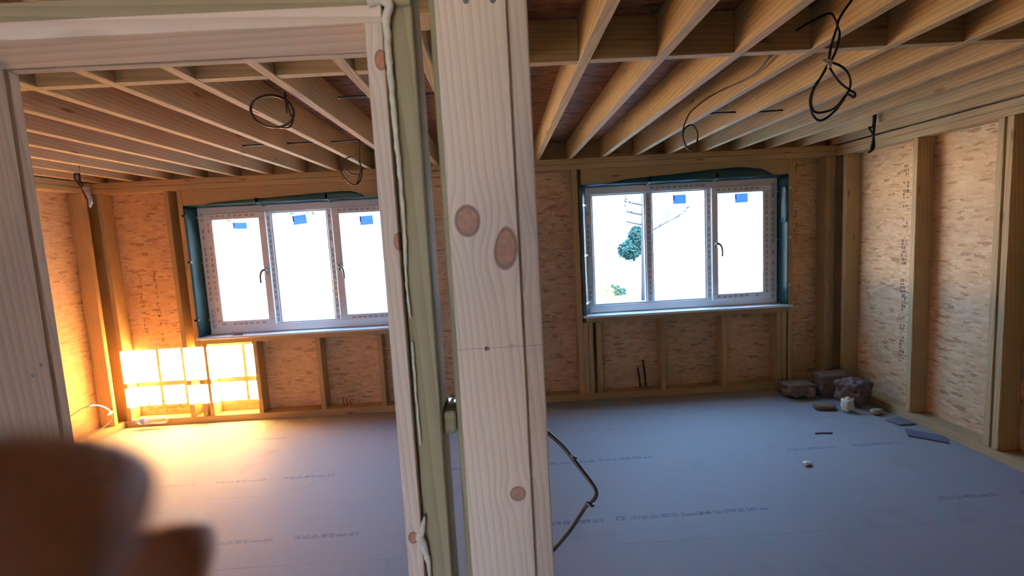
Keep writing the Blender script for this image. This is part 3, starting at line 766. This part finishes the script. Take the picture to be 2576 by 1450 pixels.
# cables threaded straight through the joists
for (pa, pb, lab) in (((600, 368), (910, 352), 'black cable threaded through joists above left window'), ((850, 246), (1110, 232), 'black cable threaded through joists behind the partition'), ((1770, 287), (1975, 276), 'black cable threaded through joists above right window')):
    ra = at(pa[0], pa[1], 1.0); zz = (ZC+.05-H)/(ra.z-H)
    rb = at(pb[0], pb[1], 1.0); zb = (ZC+.05-H)/(rb.z-H)
    A = Vector((ra.x*zz, zz, ZC+.05)); B = Vector((rb.x*zb, zz, ZC+.05))
    cable('joist_cable', lab, 'cables through the joists', [[A, A.lerp(B, .3)+Vector((0, .006, .004)), A.lerp(B, .7)+Vector((0, -.004, -.004)), B]], .006, BLACK)
# twin cable bowed out past the jamb
tw = thing('twin_cable', 'black twin cable with grey highlight strand bowing out past the knotty jamb', 'cable', at(1378, 1090, .80))
bow = [(1366, 1082), (1380, 1091), (1410, 1118), (1437, 1150), (1470, 1192), (1494, 1225), (1500, 1242), (1494, 1257), (1475, 1273), (1455, 1303), (1430, 1340), (1393, 1383), (1370, 1405)]
tube('cable_run', BLACK, tw, [at(x, y, .803) for x, y in bow], .0034, 10)
tube('cable_run', GREYC, tw, [at(x-4, y-2, .8005) for x, y in bow], .0010, 8)  # thin grey strand standing in for the highlight along the black cable
for x, y in ((1440, 1148), (1483, 1268)):
    c = at(x, y, .80)
    tube('cable_clip', SCREWM, tw, [c+Vector((-.006, 0, .002)), c+Vector((0, -.003, 0)), c+Vector((.005, 0, -.004)), c+Vector((.007, 0, -.002))], .0028, 6, 3)

# clear bottle lying on the sole plate in the sunny corner, and the loop of wire beside it
bt = thing('plastic_bottle', 'crushed clear plastic bottle with blue label lying on sole plate', 'bottle', (-3.6, 4.86, .07))
bx = [(-3.70, .018), (-3.69, .022), (-3.66, .034), (-3.60, .036), (-3.52, .033), (-3.45, .036), (-3.41, .034), (-3.39, .020)]
def bottle_path(a, b): return [Vector((x, 4.865+.004*nz(x*30), .075+.002*nz(x*40, 2))) for x, _ in bx[a:b]]
bm = bmesh.new(); pth = smooth_path(bottle_path(0, 8), 4)
bm_tube(bm, pth, lambda t: max(.012, bx[min(7, int(t*7.99))][1]*(1+.12*nz(t*14, 5))), 14)
from_bm('bottle_body', bm, PLASTIC, bt, True)
cyl('bottle_cap', plain('blue_cap', (.08, .14, .55), .4), bt, (-3.725, 4.865, .075), (-3.70, 4.865, .075), .016)
cyl('bottle_label', plain('blue_label', (.10, .16, .50), .5, var=.4, scale=40), bt, (-3.635, 4.865, .076), (-3.60, 4.865, .076), .0372, .0372, 16)
wi = thing('wire_loop', 'thin grey wire loop with yellow tip beside left wall', 'wire', (-3.9, 4.5, .07))
tube('wire', GREYC, wi, [at(150, 1065, 4.30), at(180, 1046, 4.35), at(210, 1027, 4.4), at(245, 1020, 4.45), at(275, 1032, 4.48), at(281, 1055, 4.5), at(268, 1070, 4.45), at(240, 1090, 4.35), at(215, 1102, 4.25)], .004, 6)
cyl('wire_tip', plain('yellow_wire_tip', (.85, .6, .05), .5), wi, at(274, 1044, 4.47), at(282, 1036, 4.47), .009)
# dry leaf scrap on the left sill
lf = thing('wood_shaving', 'curled brown wood shaving on the left white sill', 'shaving', (-2.66, 4.94, .862))
def shav(u, v): return Vector((-2.70+.10*u, 4.93+.02*v+.006*math.sin(u*5), .8635+.02*math.sin(math.pi*v)*(.3+u*.4)))
sheet('curl', plain('brown_shaving', (.16, .07, .03), .8), lf, shav, 8, 4, .001)
for k in range(6):
    a = Vector((-2.68+.012*k, 4.94, .872))
    tube('fibre', PENCIL, lf, [a, a+Vector((.004*(k-2), .004, .025)), a+Vector((.012*(k-2), .004, .03+.012*(k % 3)))], .0012, 5, 3)
# sticks leaning below the right window
for i, (a, b, lab) in enumerate((((1604, 925), (1611, 978), 'short dark wooden stick leaning on strand board below right window'), ((1617, 906), (1625, 976), 'long dark wooden stick leaning on strand board below right window'))):
    A = at(a[0], a[1], 5.045); B = at(b[0], b[1], 5.03); B.z = .068
    s = thing('wooden_stick', lab, 'stick', B)
    tube('stick_shaft', plain('dark_stained_wood_%d' % i, (.10, .045, .02), .8), s, [A, A.lerp(B, .5)+Vector((.003, 0, 0)), B], .010, 6, 3)
st = thing('timber_offcut', 'small reddish timber splinters on the sole plate below left window', 'offcut', at(872, 1018, 4.99))
for k in range(3):
    a = at(862+k*9, 1000+4*k, 5.0); b = at(866+k*9, 1022, 4.98); b.z = max(b.z, .069)
    tube('splinter', plain('red_splinter_%d' % k, (.32, .10, .04), .8), st, [a, a.lerp(b, .5), b], .006, 5, 3)

# ---- rubbish in the far right corner
SACK = plain('brown_paper_sack', (.22, .14, .10), .85, var=.3, scale=18, bump=.6)
SACKL = plain('pale_paper_label', (.42, .30, .24), .8, var=.15)
DARKP = plain('dark_plastic_wrap', (.055, .04, .045), .4, var=.4)
def lump(name, mat, parent, c, s, seed, amp=.16, rot=0.0, sub=4, square=.0):
    bm = bmesh.new(); bmesh.ops.create_cube(bm, size=2); bmesh.ops.subdivide_edges(bm, edges=bm.edges[:], cuts=sub, use_grid_fill=True)
    for v in bm.verts:
        n = v.co.normalized(); q = n*(1-square)*1.15+v.co*square
        d = 1+amp*nz(q.x*1.9+seed, q.y*1.9, q.z*1.9)+amp*.6*nz(q.x*6+seed, q.y*6, q.z*6)+amp*.35*nz(q.x*14+seed, q.y*14, q.z*14)
        v.co = Vector((q.x*s[0]*d, q.y*s[1]*d, q.z*s[2]*d))
    bmesh.ops.rotate(bm, verts=bm.verts, cent=(0, 0, 0), matrix=Matrix.Rotation(rot, 3, 'Z'))
    mz = min(v.co.z for v in bm.verts)
    bmesh.ops.translate(bm, verts=bm.verts, vec=(c[0], c[1], c[2]-mz))
    return from_bm(name, bm, mat, parent, True)
t = thing('paper_sack', 'flattened dark paper sack on floor beside the boxy sack', 'sack', (2.80, 4.66, 0))
lump('sack_body', SACK, t, (2.77, 4.68, .003), (.14, .11, .062), 3, .22, .1, 12, .55); lump('sack_fold', SACK, t, (2.84, 4.62, .005), (.04, .07, .055), 9, .3, .2, 3, .3)
t = thing('paper_sack', 'boxy brown paper sack with pale patch in the far corner', 'sack', (3.07, 4.66, 0))
b = lump('sack_body', SACK, t, (3.085, 4.66, .003), (.135, .10, .105), 5, .14, -.05, 12, .85)
box('sack_label', SACKL, t, 3.07, 3.17, 4.545, 4.55, .03, .17, .001)
lump('sack_band', DARKP, t, (3.20, 4.62, .003), (.03, .09, .10), 8, .15, -.1, 4, .6)
t = thing('insulation_roll', 'crumpled dark roll slumped against the boxy sack', 'roll', (3.16, 4.42, 0))
lump('roll_body', plain('dark_brown_wrap', (.17, .11, .095), .7, var=.3), t, (3.11, 4.37, .003), (.12, .11, .10), 15, .30, .5, 12, .4)
lump('roll_end', SACK, t, (3.19, 4.42, .10), (.05, .05, .05), 17, .3, .3, 3, .3)
t = thing('foam_lump', 'cream foam lump in front of the dark roll', 'lump', (2.95, 4.21, 0))
lump('foam_body', FOAM, t, (2.945, 4.215, .001), (.043, .035, .050), 21, .35, .3, 4, .55); lump('foam_peak', FOAM, t, (2.955, 4.225, .095), (.018, .014, .016), 22, .3, 0, 2, .4)
t = thing('cardboard_tube', 'flattened brown cardboard tube in front of the sacks', 'tube', (2.80, 4.30, 0))
lump('tube_body', SACK, t, (2.80, 4.31, .001), (.085, .05, .022), 25, .15, -.2, 4, .4)
cyl('tube_mouth', SACK, t, (2.872, 4.295, .024), (2.884, 4.293, .024), .016, .014)
for i, (pts, lab) in enumerate((([(3.10, 3.98), (3.24, 4.02), (3.265, 3.86), (3.13, 3.86)], 'blue-grey slate offcut beside the pale crumb by the right sole plate'), ([(3.03, 3.66), (3.10, 3.78), (3.27, 3.60), (3.20, 3.50)], 'blue-grey slate offcut lying alone by the right sole plate'))):
    bm = bmesh.new()
    a = [bm.verts.new((x, y, .002)) for x, y in pts]; b = [bm.verts.new((x, y, .014)) for x, y in pts]
    bm.faces.new(a); bm.faces.new(b[::-1])
    for k in range(4): bm.faces.new((a[k], a[(k+1) % 4], b[(k+1) % 4], b[k]))
    bmesh.ops.bevel(bm, geom=bm.edges[:], offset=.002, segments=1, affect='EDGES')
    tag(from_bm('slate_offcut', bm, plain('blue_grey_slate_%d' % i, (.13, .15, .20), .5), None), lab, 'offcut')
tag(lump('plaster_crumb', plain('tan_crumb', (.40, .31, .20), .9), None, (3.14, 4.12, .001), (.05, .03, .022), 31, .4, .2, 3, .2), 'tan plaster crumb between the foam lump and slate offcut', 'crumb')
tag(lump('paper_scrap', plain('white_scrap', (.80, .84, .90), .6), None, (2.035, 3.31, .0005), (.030, .02, .011), 33, .5, .3, 3, .1), 'small white paper scrap alone on the grey floor', 'scrap')
tag(tube('dark_twig', plain('dark_twig_wood', (.09, .05, .05), .8), None, [(2.40, 3.80, .006), (2.45, 3.805, .006), (2.53, 3.79, .006)], .005, 6, 3), 'thin dark twig lying on the grey floor', 'twig')

# ---- outside: pale ground, a bush, a bare tree, overhanging leaves
gd = tag(box('ground', plain('pale_gravel', (.62, .60, .56), .9, var=.15, scale=3), None, -40, 45, -40, 60, -.5, -.35, 0), 'pale gravel ground outside the windows', 'ground', kind='structure')
tag(box('added_dark_ground', plain('grey_bounce_slab', (.26, .26, .27), .85, var=.2, scale=8), None, -40, 45, -40, -2.75, -.349, -.30, 0), 'unseen grey slab added behind the house to cut bounced sun', 'added_dark_ground', kind='structure')  # darker slab added out of view to weaken sunlight bounced off the ground
BARK = plain('grey_bark', (.05, .042, .035), .85)
LEAFD = plain('dark_green_leaf', (.035, .085, .055), .6, var=.5, scale=4)
LEAFL = plain('light_green_leaf', (.055, .085, .022), .6, var=.5, scale=4)
def leaves(name, mat, parent, c, s, n, size, seed):
    r = random.Random(seed); bm = bmesh.new()
    for i in range(n):
        while True:
            q = Vector((r.uniform(-1, 1), r.uniform(-1, 1), r.uniform(-1, 1)))
            if q.length < 1: break
        p = Vector((c[0]+q.x*s[0], c[1]+q.y*s[1], c[2]+q.z*s[2]))
        a = Vector((r.uniform(-1, 1), r.uniform(-1, 1), r.uniform(-1, 1))).normalized(); b = a.orthogonal().normalized(); L = size*r.uniform(.6, 1.3)
        bm.faces.new([bm.verts.new(p+x) for x in (-a*L, b*L*.35, a*L, -b*L*.35)])
    return from_bm(name, bm, mat, parent)
bu = thing('garden_bush', 'dense dark evergreen bush seen through left pane of single-sash window', 'bush', (8.0, 31.0, -.35))
leaves('foliage', LEAFD, bu, (8.35, 31.0, .95), (.55, .8, .9), 2200, .15, 3)
leaves('low_foliage', LEAFD, bu, (7.85, 31.0, .35), (.75, .8, .62), 1800, .14, 4)
tube('stem', BARK, bu, [(8.1, 31, -.35), (8.15, 31, .2), (8.2, 31, .9)], .08, 6, 3)
he = thing('low_hedge', 'low green hedge top seen over the right sill', 'hedge', (3.0, 15.5, -.35))
leaves('foliage', LEAFL, he, (3.05, 15.5, -.27), (.72, .5, .27), 1500, .07, 5)
tube('stem', BARK, he, [(3.0, 15.5, -.35), (3.02, 15.5, -.3), (3.03, 15.5, -.2)], .03, 6, 3)
tr = thing('bare_tree', 'bare branching tree seen through the right window', 'tree', (3.86, 14.0, -.35))
def branch(bm, p, d, L, r0, depth, rr):
    pts = [p]; q = p.copy(); dd = d.copy()
    for i in range(4):
        dd = (dd+Vector((rr.uniform(-.25, .25), rr.uniform(-.25, .25), rr.uniform(-.12, .22)))).normalized(); q = q+dd*L/4; pts.append(q.copy())
    bm_tube(bm, pts, lambda t: r0*(1-.5*t), 5)
    if depth:
        for i in range(4 if depth > 1 else 5):
            b = pts[rr.randint(1, 4)]
            nd = (dd+Vector((rr.uniform(-1, 1), rr.uniform(-.8, .8), rr.uniform(-.3, .7)))).normalized()
            branch(bm, b, nd, L*.62, r0*.5, depth-1, rr)
rr = random.Random(12); bm = bmesh.new()
bm_tube(bm, smooth_path([(3.90, 14, -.35), (3.93, 14, 1), (3.95, 14, 2.2), (3.98, 14, 3.4)], 4), lambda t: .075-.035*t, 8)
from_bm('trunk', bm, BARK, tr, True)
bm = bmesh.new()
for i in range(7): branch(bm, Vector((3.94, 14, 1.5+.27*i)), Vector((-1 if i % 4 else .6, rr.uniform(-.3, .3), .30)).normalized(), .95, .03, 2, rr)
from_bm('branches', bm, BARK, tr)
ov = thing('leafy_tree', 'leafy overhanging tree outside above the left window', 'tree', (-7.0, 13.0, -.35))
tube('trunk', BARK, ov, [(-7.0, 13, -.35), (-7.0, 13, 1.5), (-6.8, 13, 3.2), (-6.0, 12.5, 4.2)], .12, 8, 4)
leaves('foliage', LEAFL, ov, (-4.6, 11.5, 3.02), (2.6, 1.2, .62), 1300, .08, 8)
ov2 = thing('leafy_tree', 'leafy overhanging tree outside above the right window', 'tree', (9.6, 13.0, -.35))
tube('trunk', BARK, ov2, [(9.6, 13, -.35), (9.6, 13, 1.5), (9.3, 13, 3.2), (7.0, 12.3, 4.0)], .12, 8, 4)
leaves('foliage', LEAFL, ov2, (5.4, 12, 2.98), (1.8, 1.0, .50), 700, .07, 9)

# unseen house block added on the right to shade the garden
nd_ = thing('added_shade_house', 'unseen grey house block added on the right to shade the garden', 'house', (10, 1, -.35))
box('house_wall', plain('grey_render', (.5, .5, .48), .9, var=.05), nd_, 5.6, 16, -4, 6, -.35, 7.2, 0)
box('flat_roof', plain('dark_roof_felt', (.2, .2, .2), .9), nd_, 5.4, 16.2, -4.2, 6.2, 7.2, 7.5, .01)
# unseen house block added behind to keep low sun off the hall window
nh = thing('added_sunblock_house', 'unseen pale house block added behind to stop the low sun', 'house', (8, -32, -.35))
box('house_wall', plain('pale_render', (.80, .80, .78), .9, var=.05), nh, 2.42, 14, -34, -30, -.35, 7.9, 0)
box('flat_roof', plain('grey_roof_felt', (.22, .22, .23), .9), nh, 2.41, 14.1, -34.1, -29.9, 7.9, 8.1, .01)
for x in (4, 7.5, 11):
    for z in (.8, 4.2):
        wd_ = box('window', UPVC, nh, x, x+1.3, -30.03, -29.95, z, z+1.3, .01)
        box('pane', plain('dark_house_glass', (.05, .06, .07), .1), wd_, x+.08, x+1.22, -29.955, -29.94, z+.08, z+1.22, 0)

# ---- the photographer's hand, close to the lens
def skin_mat():
    m, nt, p = new_mat('skin'); g = G(nt)
    tc = g.n('ShaderNodeTexCoord').outputs['Object']
    c = g.mix(g.noise(tc, 120, 3), (.24, .115, .07, 1), (.34, .175, .11, 1))
    g.put(p.inputs['Base Color'], c); p.inputs['Roughness'].default_value = .55
    p.inputs['Subsurface Weight'].default_value = .05; p.inputs['Subsurface Radius'].default_value = (.004, .002, .001)
    return m
SKINM = skin_mat()
ht = thing('person', 'hand of the person holding the phone with blurred fingertips', 'person', (-.09, -.10, H-.2))
V, E_, R_ = [], [], []
def chain(root, pts):
    last = root
    for p, r in pts:
        V.append(Vector(p)+Vector((0, 0, H))); R_.append(r)
        if last is not None: E_.append((last, len(V)-1))
        last = len(V)-1
    return last
def rel(px, py, Y):
    q = at(px, py, Y); return (q.x, q.y, q.z-H)
w0 = chain(None, [((-.105, -.135, -.135), .026)])
chain(w0, [((-.13, -.20, -.24), .031), ((-.15, -.24, -.32), .036)])
pm = chain(w0, [((-.098, -.090, -.100), .024), ((-.092, -.055, -.080), .020)])
chain(pm, [((-.082, -.018, -.050), .0110), ((-.068, .012, -.036), .0100), (rel(-560, 1560, .029), .0098), (rel(-60, 1420, .033), .0100), (rel(170, 1395, .036), .0097), (rel(330, 1440, .037), .0080)])
chain(pm, [((-.094, -.014, -.068), .0105), ((-.096, .028, -.066), .0095), (rel(180, 1660, .060), .0092), (rel(370, 1490, .064), .0092), (rel(470, 1450, .066), .0086), (rel(520, 1460, .067), .0070)])
chain(pm, [((-.100, -.020, -.084), .0095), ((-.104, .022, -.090), .0084), ((-.088, .052, -.094), .0076), ((-.066, .058, -.090), .0066)])
chain(pm, [((-.100, -.034, -.100), .0088), ((-.106, .000, -.108), .0074), ((-.094, .024, -.110), .0066), ((-.078, .030, -.106), .0056)])
chain(w0, [((-.080, -.100, -.085), .0150), ((-.062, -.075, -.050), .0110), ((-.050, -.052, -.030), .0095), ((-.040, -.036, -.018), .0075)])
me = bpy.data.meshes.new('hand'); me.from_pydata(V, E_, [])
ho = bpy.data.objects.new('hand_cage', me); C.objects.link(ho)
mo = ho.modifiers.new('Skin', 'SKIN'); mo.use_smooth_shade = True
for i, sv in enumerate(me.skin_vertices[0].data): sv.radius = (R_[i], R_[i]); sv.use_root = (i == 0)
ss = ho.modifiers.new('Sub', 'SUBSURF'); ss.levels = 2; ss.render_levels = 2
dg = bpy.context.evaluated_depsgraph_get()
hm = bpy.data.meshes.new_from_object(ho.evaluated_get(dg)); bpy.data.objects.remove(ho)
hm.materials.clear()
link('hand', hm, SKINM, ht, True)

for o in SC.objects:
    if '_loc' in o: del o['_loc']
